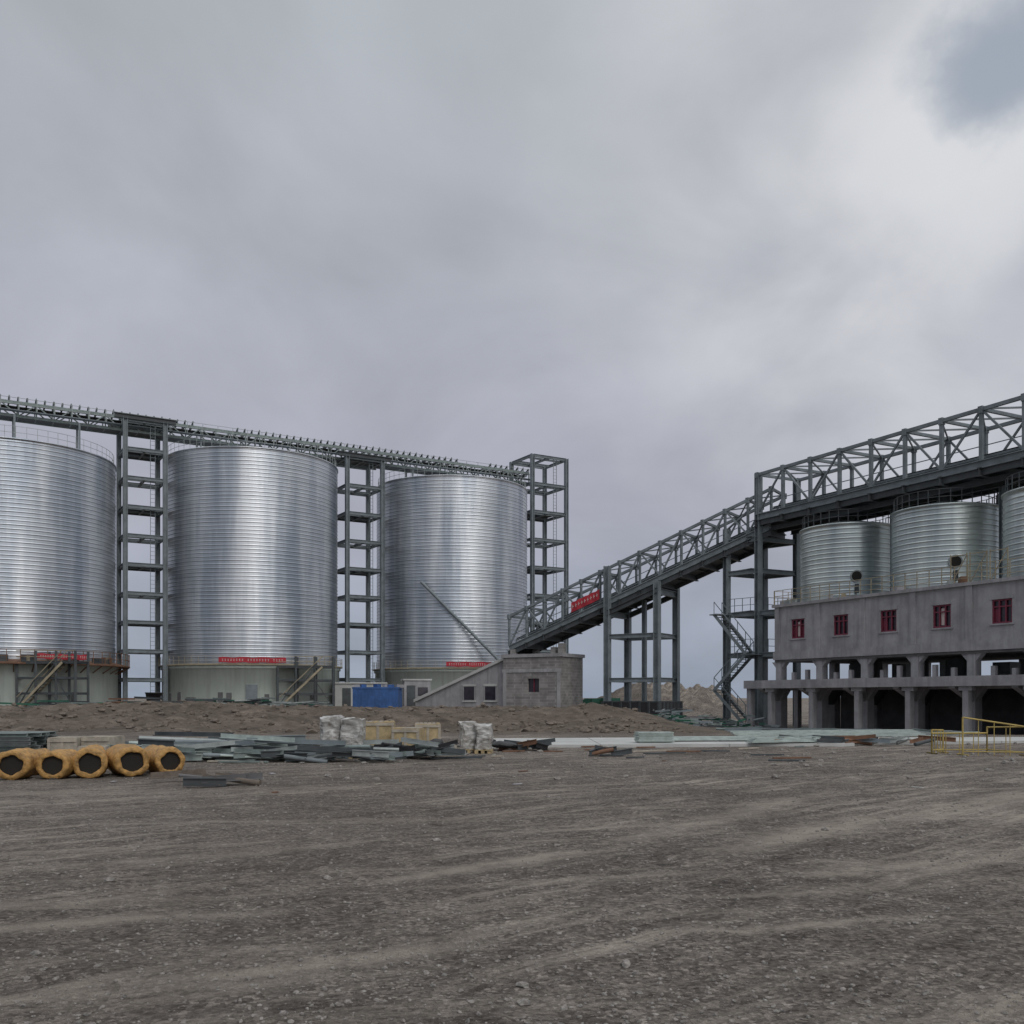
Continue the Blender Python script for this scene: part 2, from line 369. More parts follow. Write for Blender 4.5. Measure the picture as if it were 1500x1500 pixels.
def banner(c, r, z, h, ac, da):
    b = B(); n = 24; vs = []
    for i in range(n+1):
        a = ac-da/2+da*i/n
        for zz in (z, z+h): vs.append((c[0]+r*math.cos(a), c[1]+r*math.sin(a), zz+.04*math.sin(i*.9)))
    b.add(vs, [(2*i, 2*i+2, 2*i+3, 2*i+1) for i in range(n)], 'red')
    for i in range(1, n-1):
        if i % 9 == 0: continue
        a = ac-da/2+da*(i+.5)/n; x = c[0]+(r+.01)*math.cos(a); y = c[1]+(r+.01)*math.sin(a); w = r*da/n
        b.box((x, y, z+h*.62), (w*.45, .02, h*.09), 'white', a+math.pi/2); b.box((x, y, z+h*.35), (w*.4, .02, h*.09), 'white', a+math.pi/2)
        b.box((x, y, z+h*.5), (w*.1, .025, h*.45), 'white', a+math.pi/2)
    return b.make('red_banner')
def ang(c, off): return math.atan2(-c[1], -c[0])+off
banner(S[1], 9.4, 5.05, .5, ang(S[1], -.0), .68)
banner(S[2], 9.4, 5.05, .5, ang(S[2], .24), .62)
banner(S[0], 10.1, 5.0, .45, ang(S[0], .4), .45)

# ------------------------------------------------------------------ steel tower frames between silos
U = Vector((.859, .512, 0)); W = Vector((-.512, .859, 0))
def tower(cx, cy, size, z0, z1, n):
    b = B(); c = Vector((cx, cy, 0)); hs = size/2
    cor = [c+U*hs*a+W*hs*q for a, q in ((-1, -1), (1, -1), (1, 1), (-1, 1))]
    for p in cor:
        b.hpost((p.x, p.y, z0), (p.x, p.y, z1), .42, 'steel', U)
        b.box((p.x, p.y, z0+.1), (.9, .9, .5), 'concrete', .54)
    for i in range(1, n+1):
        z = z0+(z1-z0)*i/n-.15
        for j in range(4):
            p = cor[j]; q = cor[(j+1) % 4]; d = (q-p).normalized()*.2
            b.ibeam((p.x+d.x, p.y+d.y, z), (q.x-d.x, q.y-d.y, z), .2, .34)
        mid1 = (cor[0]+cor[1])/2; mid2 = (cor[2]+cor[3])/2
        b.ibeam((mid1.x, mid1.y, z-.02), (mid2.x, mid2.y, z-.02), .16, .28)
        for f in (.25, .75):
            p = cor[0].lerp(cor[3], f); q = cor[1].lerp(cor[2], f)
            b.ibeam((p.x, p.y, z-.01), (q.x, q.y, z-.01), .13, .22)
        if i < n and i % 2 == 1:
            p = c+W*hs*.5; b.beam(Vector((p.x, p.y, z+.2))-U*hs*.9, Vector((p.x, p.y, z+.2))+U*hs*.9, hs*.9, .05, 'steel_dark')
    p = cor[0]*.3+cor[1]*.7+W*.3
    for o in (-.22, .22): b.beam((p.x+U.x*o, p.y+U.y*o, z0), (p.x+U.x*o, p.y+U.y*o, z1), .05, .05)
    zz = z0
    while zz < z1: b.beam((p.x-U.x*.22, p.y-U.y*.22, zz), (p.x+U.x*.22, p.y+U.y*.22, zz), .03, .03); zz += .4
    return b, cor
for (cx, cy, s, z1, n) in ((-36.6, 96.2, 3.7, 28.7, 10), (-17.1, 108.0, 4.1, 27.9, 9), (3.3, 120.2, 4.9, 31.0, 9)):
    b, cor = tower(cx, cy, s, .8, z1, n)
    if cx < 0:
        c = Vector((cx, cy, z1)); 
        for q in (-1, 1): b.ibeam(c+W*q*(s/2+.1)-U*(s/2+1.0)+Vector((0, 0, .1)), c+W*q*(s/2+.1)+U*(s/2+1.0)+Vector((0, 0, .1)), .3, .45, 'steel_dark')
    b.make('steel_frame_tower')

# ------------------------------------------------------------------ overhead conveyor across silos
b = B()
dirg = (Vector((S[2][0], S[2][1], 0))-Vector((S[1][0], S[1][1], 0))).normalized(); wg = Vector((-dirg.y, dirg.x, 0))
G1 = Vector((S[2][0], S[2][1], 0))+dirg*10; Ltot = 84; nb = 56
zb = 27.75; ztp = 28.95
def gp(t, w, z): p = G1-dirg*t+wg*w; return Vector((p.x, p.y, z))
for w in (-.9, .9):
    b.beam(gp(0, w, zb), gp(Ltot, w, zb), .16, .24, 'galvgreen'); b.beam(gp(0, w, ztp), gp(Ltot, w, ztp), .16, .3, 'galvgreen')
for i in range(nb+1):
    t = Ltot*i/nb
    for w in (-.9, .9):
        b.beam(gp(t, w, zb), gp(t, w, ztp), .11, .11, 'galvgreen')
        if i < nb: 
            t2 = Ltot*(i+1)/nb
            b.beam(gp(t, w, zb if i % 2 else ztp), gp(t2, w, ztp if i % 2 else zb), .1, .1, 'galvgreen')
    b.beam(gp(t, -.9, zb), gp(t, .9, zb), .1, .1, 'steel')
    b.beam(gp(t, -.9, ztp), gp(t, .9, ztp), .1, .1, 'steel')
    for dt in (0, .75):
        tt = t+dt
        if tt > Ltot: continue
        if (math.sin(tt*.21) > .93): continue
        b.beam(gp(tt, -.75, ztp+.1), gp(tt, .75, ztp+.1), .12, .12, 'steel_dark')
        b.tube(gp(tt, -.3, ztp+.28), gp(tt, .3, ztp+.28), .09, 'steel_dark', 8)
        for sg in (-1, 1):
            b.tube(gp(tt, .32*sg, ztp+.3), gp(tt, .78*sg, ztp+.55), .09, 'steel_dark', 8)
            b.beam(gp(tt, .82*sg, ztp+.1), gp(tt, .82*sg, ztp+ru(.5, .7)), .07, .07, 'steel')
b.beam(gp(0, 0, zb-.02), gp(Ltot, 0, zb-.02), 1.5, .04, 'steel_dark')
b.beam(gp(0, 0, ztp-.25), gp(Ltot, 0, ztp-.25), .9, .04, 'rubber')
b.beam(gp(0, -1.35, zb+.35), gp(Ltot, -1.35, zb+.35), .7, .06, 'steel')
for i in range(57):
    t = Ltot*i/56; b.beam(gp(t, -1.7, zb+.35), gp(t, -1.7, zb+1.45), .04, .04, 'galv')
for z in (.9, 1.45): b.beam(gp(0, -1.7, zb+z), gp(Ltot, -1.7, zb+z), .035, .035, 'galv')
for s_ in S:
    for dt in (-5.5, 0, 5.5):
        c = Vector((s_[0], s_[1], 0))+dirg*dt
        for w in (-.9, .9): 
            p = c+wg*w; b.beam((p.x, p.y, 24.2 if s_ == S[0] else 26.2), (p.x, p.y, zb), .16, .17, 'steel')
b.make('belt_conveyor_gallery')

# ------------------------------------------------------------------ truss galleries
def truss(b, P0, P1, width, height, nb, diag_top=True, deck=True, k='steel', post=.2):
    P0 = Vector(P0); P1 = Vector(P1); d = P1-P0; dh = Vector((d.x, d.y, 0)).normalized(); n = Vector((-dh.y, dh.x, 0))
    up = Vector((0, 0, 1))
    def q(t, w, h): return P0+d*t+n*w*width/2+up*h
    for w in (-1, 1):
        b.ibeam(q(0, w, 0), q(1, w, 0), .26, .5, k); b.beam(q(0, w, height), q(1, w, height), .2, .22, k)
        b.beam(q(0, w*.96, -.45), q(1, w*.96, -.45), .16, .42, 'steel_dark')  # added dark skirt; shade under the deck put into its colour
    for i in range(nb+1):
        t = i/nb
        for w in (-1, 1):
            b.beam(q(t, w, .2), q(t, w, height), post*.85, post*.8, k)
            b.beam(q(t, w, height-.25), q(t, w, height+.18), .3, .3, k)
            if i < nb:
                t2 = (i+1)/nb
                a = (i % 2 == 0)
                b.beam(q(t, w, .2 if a else height), q(t2, w, height if a else .2), .12, .125, k)
        b.beam(q(t, -1, height+.02), q(t, 1, height+.02), .16, .2, k)
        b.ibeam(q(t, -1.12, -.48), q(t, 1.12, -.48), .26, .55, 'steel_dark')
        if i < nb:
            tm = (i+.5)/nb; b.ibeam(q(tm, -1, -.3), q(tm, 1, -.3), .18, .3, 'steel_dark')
        if i < nb and diag_top:
            t2 = (i+1)/nb
            b.beam(q(t, -1, height+.05), q(t2, 1, height+.05), .09, .1, k); b.beam(q(t, 1, height-.02), q(t2, -1, height-.02), .09, .1, k)
    if deck:
        b.beam(q(0, 0, -.3), q(1, 0, -.3), width-.4, .06, 'steel_dark')  # soffit sheet in dark steel, painted as the deck's underside shade
        b.beam(q(0, 0, .12), q(1, 0, .12), width-.3, .08, 'steel_dark')
        for w in (-.8, .8):
            b.beam(q(0, w, 1.2), q(1, w, 1.2), .05, .05, k)
    for w in (-.28, .28): b.beam(q(0, w, .8), q(1, w, .8), .08, .14, k)
    b.beam(q(0, 0, .95), q(1, 0, .95), width*.26, .03, 'rubber')
    for i in range(nb*2):
        t = i/(nb*2)
        for w in (-.28, .28): b.beam(q(t, w, .15), q(t, w, .8), .07, .07, k)
bs = Vector((.469, -.885, 0)).normalized(); bw = Vector((.885, .469, 0)).normalized()
O = Vector((18.9, 70, 0))
def BP(s, w, z): p = O+bs*s+bw*w; return Vector((p.x, p.y, z))
b = B()
TOPB = 15.75
p0 = BP(-5, 5, TOPB); p1 = BP(34, 5, TOPB)
truss(b, p0, p1, 4.2, 3.3, 14, post=.26)
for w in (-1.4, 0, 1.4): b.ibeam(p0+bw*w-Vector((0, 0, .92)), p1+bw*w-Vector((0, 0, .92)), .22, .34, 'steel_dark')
for s_ in (2.1+4.1, 10.3+4.1, 18.4+4.1):
    b.hpost(BP(s_, 7.4, 8.2), BP(s_, 7.4, TOPB-.2), .34, 'steel', bs); b.hpost(BP(s_, 5.0, 8.2), BP(s_, 5.0, TOPB-1.1), .3, 'steel', bs)
b.make('upper_conveyor_gallery')
b = B()
I1 = BP(-5, 5, 15.0); I0 = Vector((.63, 90, 6.2))
truss(b, I0, I1, 3.2, 2.9, 13)
b.make('inclined_conveyor_gallery')
di = (I1-I0); dih = Vector((di.x, di.y, 0)).normalized(); nih = Vector((-dih.y, dih.x, 0))
bb = B()
def ip(u, w, h): return I0+di*u+nih*w+Vector((0, 0, h))
u0, u1 = .27, .385; w_ = -1.75
n = 14; vs = []
for i in range(n+1):
    u = u0+(u1-u0)*i/n; vs += [ip(u, w_+.04*math.sin(i*1.3), .55), ip(u, w_+.03*math.sin(i*1.7), 1.4+.03*math.sin(i*2))]
bb.add(vs, [(2*i, 2*i+2, 2*i+3, 2*i+1) for i in range(n)], 'red')
for i in range(9):
    u = u0+(u1-u0)*(i+.6)/9.4
    bb.beam(ip(u, w_-.05, .85), ip(u, w_-.05, 1.15), .05, .02, 'white'); bb.beam(ip(u-.003, w_-.05, 1.0), ip(u+.004, w_-.05, 1.0), .02, .05, 'white')
bb.make('red_banner')

b = B(); c = I0+di*.515; cz = c.z; c = Vector((c.x, c.y, 0))
cor = [c+dih*a*2.3+nih*q*1.95 for a, q in ((-1, -1), (1, -1), (1, 1), (-1, 1))]
def zinc(p): 
    t = (Vector((p.x-I0.x, p.y-I0.y, 0))).dot(dih)/Vector((di.x, di.y, 0)).length
    return I0.z+di.z*t
for i, p in enumerate(cor):
    top = zinc(p)+(3.0 if i == 0 else -.25)
    b.hpost((p.x, p.y, .2), (p.x, p.y, top), .5, 'steel', dih)
for z in (3.2, 6.9):
    for j in range(4):
        p = cor[j]; q = cor[(j+1) % 4]; b.ibeam((p.x, p.y, z), (q.x, q.y, z), .22, .36)
for j in (0, 2):
    p = cor[j]; q = cor[(j+1) % 4]; b.ibeam((p.x, p.y, zinc(p)-1.0), (q.x, q.y, zinc(q)-1.0), .3, .45, 'steel_dark')
for j in (1, 3):
    p = cor[j]; q = cor[(j+1) % 4]; z = zinc(p)-1.05; b.ibeam((p.x, p.y, z), (q.x, q.y, z), .3, .5)
m1 = (cor[0]+cor[3])/2*.45+(cor[1]+cor[2])/2*.55
b.hpost((m1.x, m1.y, .2), (m1.x, m1.y, zinc(m1)-.8), .34, 'steel', dih)
b.make('gallery_support_tower')
b = B()
for j in range(4):
    p = cor[j]+(cor[j]-c)*.12; q = cor[(j+1) % 4]+(cor[(j+1) % 4]-c)*.12
    b.beam((p.x, p.y, .4), (q.x, q.y, .4), .22, 1.9, 'black')
    for f in np.linspace(0, 1, 7): r = p.lerp(q, f); b.beam((r.x, r.y, -.4), (r.x, r.y, 1.4), .3, .3, 'steel_dark')
    b.beam((p.x, p.y, 1.36), (q.x, q.y, 1.36), .3, .1, 'steel_dark')
b.make('foundation_pit_enclosure')

b = B()
pa = BP(-5, 3, 0); pb = BP(-5, 7, 0); pc = Vector((17.2, 77.9, 0)); pd = Vector((20.7, 79.9, 0))
for p, t in ((pa, 19.2), (pb, 19.1), (pc, 15.2), (pd, 15.6)): b.hpost((p.x, p.y, -.8), (p.x, p.y, t), .45, 'steel', bs)
for z in (5.05, 8.3, 11.6, 14.1):
    for p, q in ((pa, pb), (pb, pd), (pd, pc), (pc, pa)): b.ibeam((p.x, p.y, z), (q.x, q.y, z), .22, .36)
    m0 = (pa+pc)/2; m2 = (pb+pd)/2
    b.beam((m0.x, m0.y, z+.2), (m2.x, m2.y, z+.2), 2.0, .05, 'steel_dark')
    if z < 9:
        for p, q in ((pa, pb), (pc, pa)):
            for f in np.linspace(0, 1, 5): r = p.lerp(q, f); b.beam((r.x, r.y, z+.18), (r.x, r.y, z+1.25), .04, .04)
            for hh in (.7, 1.25): b.beam((p.x, p.y, z+hh), (q.x, q.y, z+hh), .04, .04)
        q = BP(0.2, 4.0, 0); b.ibeam((pa.x, pa.y, z), (q.x, q.y, z), .22, .34)
for p, q in ((pc, pa), (pd, pb)): b.beam((p.x, p.y, 15.1), (q.x, q.y, 17.0), .12, .12)
off = -bw*.9
sA = Vector((pc.x, pc.y, 0))+off; sB = Vector((pa.x, pa.y, 0))+off
lv = [-.55, 2.3, 5.05, 8.3]
for i in range(3):
    a, q = (sB, sA) if i % 2 == 0 else (sA, sB)
    P = Vector((a.x, a.y, lv[i])); Q = Vector((q.x, q.y, lv[i+1]))
    for o in (-.4, .4):
        b.beam(P+bw*o, Q+bw*o, .06, .24); b.beam(P+bw*o+Vector((0, 0, 1)), Q+bw*o+Vector((0, 0, 1)), .05, .05)
        for f in np.linspace(0, 1, 5): r = P.lerp(Q, f)+bw*o; b.beam(r, r+Vector((0, 0, 1)), .04, .04)
    for f in np.linspace(0, 1, 15): r = P.lerp(Q, f); b.beam(r-bw*.4, r+bw*.4, .24, .04, 'steel_dark')
    b.beam(Vector((q.x, q.y, lv[i+1]))-bw*.5, Vector((q.x, q.y, lv[i+1]))+bw*1.0, .9, .08)
b.make('stair_tower')

# ------------------------------------------------------------------ concrete plant building
e = empty('concrete_plant_building'); bay = 3.9; nbays = 9; Lb = bay*nbays; GZ = -.8
b = B()
z0, z1 = 4.5, 8.15; wz0, wz1 = 5.85, 7.2
b.pbox(BP, 0, Lb, 0, .25, z0, wz0, 'concrete'); b.pbox(BP, 0, Lb, 0, .25, wz1, z1, 'concrete')
prev = 0
for i in range(nbays):
    c = 2.3+bay*i; b.pbox(BP, prev, c-.62, 0, .25, wz0, wz1, 'concrete'); prev = c+.62
b.pbox(BP, prev, Lb, 0, .25, wz0, wz1, 'concrete')
b.pbox(BP, 0, .25, .252, 10.998, z0+.002, z1-.003, 'concrete'); b.pbox(BP, 0, Lb, 11, 11.25, z0, z1, 'concrete'); b.pbox(BP, Lb-.25, Lb, .252, 10.998, z0, z1, 'concrete')
b.pbox(BP, -.15, Lb+.15, -.15, 11.4, z1, z1+.2, 'concrete')
b.pbox(BP, -.08, Lb, -.08, 0, z0-.1, z0+.45, 'concrete')
b.make('upper_walls', e)
b = B()
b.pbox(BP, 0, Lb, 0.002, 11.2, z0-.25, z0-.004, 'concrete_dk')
for i in range(nbays+1):
    s_ = .25+bay*i if i else .3
    b.pbox(BP, s_-.22, s_+.22, -.07, -.0, z0+.455, z1-.004, 'concrete')
b.make('floor_and_pilasters', e)
b = B(); DZ = 2.8
b.pbox(BP, -1.2, Lb, -1.6, 11, DZ-.22, DZ, 'concrete')
b.pbox(BP, -1.3, Lb, -1.75, -1.604, DZ-.45, DZ+.12, 'concrete')
for i in range(nbays+1):
    s_ = .3+bay*i
    for w in (.35, 5.6, 10.7):
        b.pbox(BP, s_-.27, s_+.27, w-.27, w+.27, DZ, z0-.25, 'concrete')
        b.pbox(BP, s_-.3, s_+.3, w-.3, w+.3, GZ, DZ-.22, 'concrete')
    for sg in (-1, 1):
        vs = [BP(s_+a, w, z) for w in (.12, .5) for a, z in ((sg*.27, z0-.252), (sg*.7, z0-.252), (sg*.27, z0-.7))]
        b.add(vs, [(0, 1, 2), (5, 4, 3), (0, 3, 4, 1), (1, 4, 5, 2), (2, 5, 3, 0)], 'concrete')
    for o in (1.3, 2.6): b.pbox(BP, s_+o-.13, s_+o+.13, .2, .45, DZ, DZ+ru(.5, .9), 'concrete')
    w0_, w1_ = .05, -1.6
    vs = [BP(s_+q, w, z) for q in (-.2, .2) for w, z in ((w0_, DZ-.225), (w1_, DZ-.225), (w1_, DZ-.55), (w0_, DZ-1.35))]
    b.add(vs, [(0, 1, 2, 3), (7, 6, 5, 4), (0, 4, 5, 1), (1, 5, 6, 2), (2, 6, 7, 3), (3, 7, 4, 0)], 'concrete')
    for sg in (-1, 1):
        vs = [BP(s_+a, w, z) for w in (.1, .5) for a, z in ((sg*.3, DZ-.225), (sg*1.1, DZ-.225), (sg*.3, DZ-1.2))]
        b.add(vs, [(0, 1, 2), (5, 4, 3), (0, 3, 4, 1), (1, 4, 5, 2), (2, 5, 3, 0)], 'concrete')
    b.pbox(BP, s_+.85-.18, s_+.85+.18, -1.55, -1.2, GZ, DZ-.225, 'concrete')
    b.pbox(BP, s_+.85-.42, s_+.85+.42, -1.57, -1.18, DZ-.7, DZ-.455, 'concrete')
b.pbox(BP, -1.2, -.8, -1.55, -1.15, GZ, DZ-.225, 'concrete'); b.pbox(BP, -1.2, -.8, 3, 3.4, GZ, DZ-.225, 'concrete')
b.pbox(BP, .5, Lb, .2, .5, DZ-.6, DZ-.222, 'concrete')
b.make('columns_and_deck', e)
b = B()
for i in range(nbays):
    s_ = .3+bay*i
    b.pbox(BP, s_+.5, s_+bay-.5, 5.7, 5.95, GZ, DZ-.25, 'concrete_dk')  # darkened concrete: the interior's shade put into the inner walls' colour
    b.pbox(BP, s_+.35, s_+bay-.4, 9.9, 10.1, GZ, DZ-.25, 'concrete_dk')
    c = BP(s_+bay*.5, 3.0, 0)
    b.lathe((c.x, c.y), [(.35, DZ-1.6), (1.25, DZ-.3)], 20, 'steel_dark', True)
    if i % 2: b.lathe((c.x, c.y+2), [(.8, DZ), (.8, z0-.3)], 20, 'steel_dark', True)
    b.pbox(BP, s_+1.0, s_+2.2, 6.0, 7.0, DZ, DZ+ru(.7, 1.5), 'galv')
b.make('hoppers_and_inner_walls', e)
b = B()
for i in range(nbays):
    c = 2.3+bay*i
    for a0, a1, y0, y1 in ((c-.62, c+.62, wz0, wz0+.09), (c-.62, c+.62, wz1-.09, wz1)): b.pbox(BP, a0, a1, .05, .14, y0, y1, 'winred')
    for a in (c-.575, c-.2, c+.2, c+.575): b.pbox(BP, a-.045, a+.045, .055, .135, wz0+.09, wz1-.09, 'winred')
    b.pbox(BP, c-.53, c+.53, .06, .13, 6.75, 6.82, 'winred')
    b.pbox(BP, c-.61, c+.61, .16, .19, wz0+.01, wz1-.01, 'glass')
    for a in ((-.53, -.25), (.25, .53)):
        if R() < .5: b.pbox(BP, c+a[0], c+a[1], .145, .155, wz0+.12, wz0+.85, 'winred')
    if i in (0, 3): b.pbox(BP, c-.14, c+.14, .145, .156, wz0+.15, wz1-.2, 'white')
    b.pbox(BP, c-.75, c+.75, -.06, -.002, wz0-.1, wz0-.005, 'concrete')
    b.pbox(BP, c-.72, c+.72, -.03, -.002, wz1+.005, wz1+.2, 'concrete')
b.make('windows', e)
b = B(); n = 40
for i in range(n+1):
    s_ = Lb*i/n; b.beam(BP(s_, -.05, z1+.2), BP(s_, -.05, z1+1.2), .04, .04, 'rail')
for h in (.45, .8, 1.2): b.beam(BP(0, -.05, z1+h+.0), BP(Lb, -.05, z1+h), .035, .035, 'rail')
for i in range(9): b.beam(BP(0, i*1.3, z1+.2), BP(0, i*1.3, z1+1.2), .04, .04, 'rail')
for h in (.8, 1.2): b.beam(BP(0, 0, z1+h), BP(0, 11, z1+h), .035, .035, 'rail')
b.make('roof_railing', e)

def small_silo(s_, top):
    c = BP(s_, 5, 0); e = empty('rooftop_steel_silo'); r = 3.25
    b = B(); prof = [(r+.12, 8.35), (r+.12, 8.5), (r, 8.52)]+rib_profile(r, 8.55, top, .33, .03)
    prof += [(r+.1, top+.01), (r+.1, top+.1), (r-.02, top+.12)]
    b.lathe((c.x, c.y), prof, 128, 'silo_s'); b.make('corrugated_shell', e)
    b = B(); b.lathe((c.x, c.y), [(r, top+.1), (.5, top+.75), (.5, top+1.1), (.01, top+1.12)], 64, 'silo_s')
    b.make('roof', e)
    b = B(); ring_rail(b, c, r-.15, top+.1, .95, 'steel_dark', 30, .045)
    b.make('top_railing', e)
    a = math.atan2(-c.y, -c.x)+.18; d = Vector((math.cos(a), math.sin(a), 0)); b = B()
    q = Vector((c.x, c.y, 10.1)); b.tube(q+d*(r-.1), q+d*(r+.14), .42, 'galv', 24); b.tube(q+d*(r+.13), q+d*(r+.17), .33, 'hole', 24)
    b.beam(q+d*(r+.2)-Vector((0, 0, .55)), q+d*(r+.2)-Vector((0, 0, 1.2)), .3, .08, 'steel_dark')
    b.make('manhole', e)
    a2 = a+1.0; d2 = Vector((math.cos(a2), math.sin(a2), 0)); b = B()
    b.tube(Vector((c.x, c.y, 8.4))+d2*(r+.2), Vector((c.x, c.y, top+1))+d2*(r+.2), .07, 'galv'); b.make('pipe', e)
for s_, t in ((2.1, 13.75), (10.3, 13.65), (18.4, 13.5), (26.5, 13.5)): small_silo(s_, t)
b = B()
for i in range(14):
    s_ = ru(0, 30); p = BP(s_, ru(.5, 1.2), 8.36); b.box((p.x, p.y, 8.36+.2), (ru(.3, 1.5), ru(.2, .5), ru(.2, .4)), random.choice(['rail', 'galv', 'concrete', 'rust']), R()*3)
for i in range(3):
    for dx in (0, 1.1): b.beam(BP(14+i*1.3+dx, .8, 8.36), BP(14+i*1.3+dx, .8, 10.2), .05, .05, 'rail')
    b.beam(BP(14+i*1.3, .8, 10.1), BP(15.1+i*1.3, .8, 10.1), .05, .05, 'rail'); b.beam(BP(14+i*1.3, .8, 8.4), BP(15.1+i*1.3, .8, 10.1), .04, .04, 'rail')
b.make('roof_scaffold_and_materials')

# ------------------------------------------------------------------ transfer house and ramp
e = empty('blockwork_transfer_house')
nl = Vector((nih.x, nih.y, 0))
HO = Vector((.63, 90, 0))-nl*2.3-dih*.2
def HP(a, w, z): p = HO+dih*a+nl*w; return Vector((p.x, p.y, z))
b = B(); HL = 6.0; HW = 4.0; HT = 5.3
b.pbox(HP, 0, HL, 0, .25, .3, 2.2, 'brick'); b.pbox(HP, 0, HL, 0, .25, 3.4, HT, 'brick')
b.pbox(HP, 0, 2.6, 0, .25, 2.2, 3.4, 'brick'); b.pbox(HP, 3.8, HL, 0, .25, 2.2, 3.4, 'brick')
b.pbox(HP, HL-.25, HL, .252, HW, .3, HT, 'brick'); b.pbox(HP, 0, .25, .252, HW, .3, HT, 'brick'); b.pbox(HP, .252, HL-.252, HW-.25, HW, .3, HT, 'brick')
b.pbox(HP, 2.6, 3.8, .2, .24, 2.2, 3.4, 'glass')
b.make('walls', e)
b = B()
b.pbox(HP, -.15, HL+.15, -.12, HW+.15, HT, HT+.3, 'concrete'); b.pbox(HP, -.1, HL+.1, -.06, -.003, 3.95, 4.25, 'concrete')
for a in (.0, HL-.35): b.pbox(HP, a, a+.35, -.05, -.002, .3, 3.94, 'concrete')
b.pbox(HP, 3.17, 3.23, .1, .18, 2.2, 3.4, 'winred')
for a, w, h in ((.4, .5, .5), (1.3, 2.9, .7), (4.4, 1, .6), (5.4, .6, .9)): b.pbox(HP, a, a+.5, w, w+.5, HT+.3, HT+.3+h, 'brick')
b.make('roof_slab_and_frame', e)
e = empty('concrete_ramp_gallery')
def RP(a, w, z): p = HO-dih*a+nl*(w+.6); return Vector((p.x, p.y, z))
b = B(); RL = 10.5
def rz(a): return 5.2-a*.37
for (w0_, w1_) in ((0, .22), (3.2, 3.42)):
    vs = [RP(a, w, z) for w in (w0_, w1_) for a, z in ((0.02, .2), (RL, .2), (RL, rz(RL)), (0.02, rz(0)))]
    b.add(vs, [(3, 2, 1, 0), (4, 5, 6, 7), (0, 1, 5, 4), (1, 2, 6, 5), (2, 3, 7, 6), (3, 0, 4, 7)], 'concrete')
vs = [RP(a, w, rz(a)+o) for w in (-.2, 3.6) for a, o in ((0.02, .01), (RL+.2, .01), (RL+.2, .3), (0.02, .3))]
b.add(vs, [(3, 2, 1, 0), (4, 5, 6, 7), (0, 1, 5, 4), (1, 2, 6, 5), (2, 3, 7, 6), (3, 0, 4, 7)], 'slab')
b.pbox(RP, RL-.2, RL, .23, 3.19, .2, rz(RL), 'concrete')
b.make('walls_and_roof', e)
b = B()
for a in (1.2, 3.6): 
    b.pbox(RP, a, a+1.2, -.04, -.003, 1.5, 2.7, 'glass')
    for q in (a-.06, a+1.2): b.pbox(RP, q, q+.06, -.08, -.004, 1.44, 2.76, 'concrete')
    b.pbox(RP, a-.15, a+1.35, -.09, -.004, 2.762, 2.95, 'slab'); b.pbox(RP, a-.15, a+1.35, -.12, -.004, 1.3, 1.438, 'slab')
b.make('windows', e)

def hut(name, cx, cy, w, d, h, zg, k, rot=0, roofk='slab', over=.25, ribs=False):
    e = empty(name); b = B()
    b.box((cx, cy, zg+h/2-.1), (w, d, h+.2), k, rot); b.make('walls', e)
    b = B(); b.box((cx, cy, zg+h+.08), (w+over, d+over, .15), roofk, rot); b.make('roof', e)
    b = B(); dx = Vector((math.cos(rot), math.sin(rot), 0)); ny = Vector((dx.y, -dx.x, 0)); c = Vector((cx, cy, 0))
    if not ribs:
        p = c+ny*(d/2+.02)-dx*w*.25; b.box((p.x, p.y, zg+h*.42), (.85, .05, h*.78), 'steel_dark', rot)
        p = c+ny*(d/2+.02)+dx*w*.2; b.box((p.x, p.y, zg+h*.58), (1.0, .05, h*.32), 'glass', rot)
    else:
        for i in range(int(w/.3)):
            p = c+ny*(d/2+.015)+dx*(-w/2+.15+i*.3); b.box((p.x, p.y, zg+h/2), (.06, .04, h*.96), k, rot)
        for i in range(7): p = c+dx*ru(-w/2, w/2); b.box((p.x, p.y, zg+h+.25), (ru(.4, 1), ru(.3, .8), ru(.2, .35)), random.choice(['blue', 'palewood', 'concrete']), R())
    b.make('door_and_window', e)
hut('site_hut', -15.5, 99.5, 5.2, 3, 2.3, .8, 'slab', .1)
hut('blue_site_container', -11.6, 84, 3.9, 2.2, 1.6, .85, 'blue', -.05, 'blue', .1, True)
hut('site_hut', -9.6, 97.6, 2.6, 2.4, 2.6, .8, 'concrete', .2)

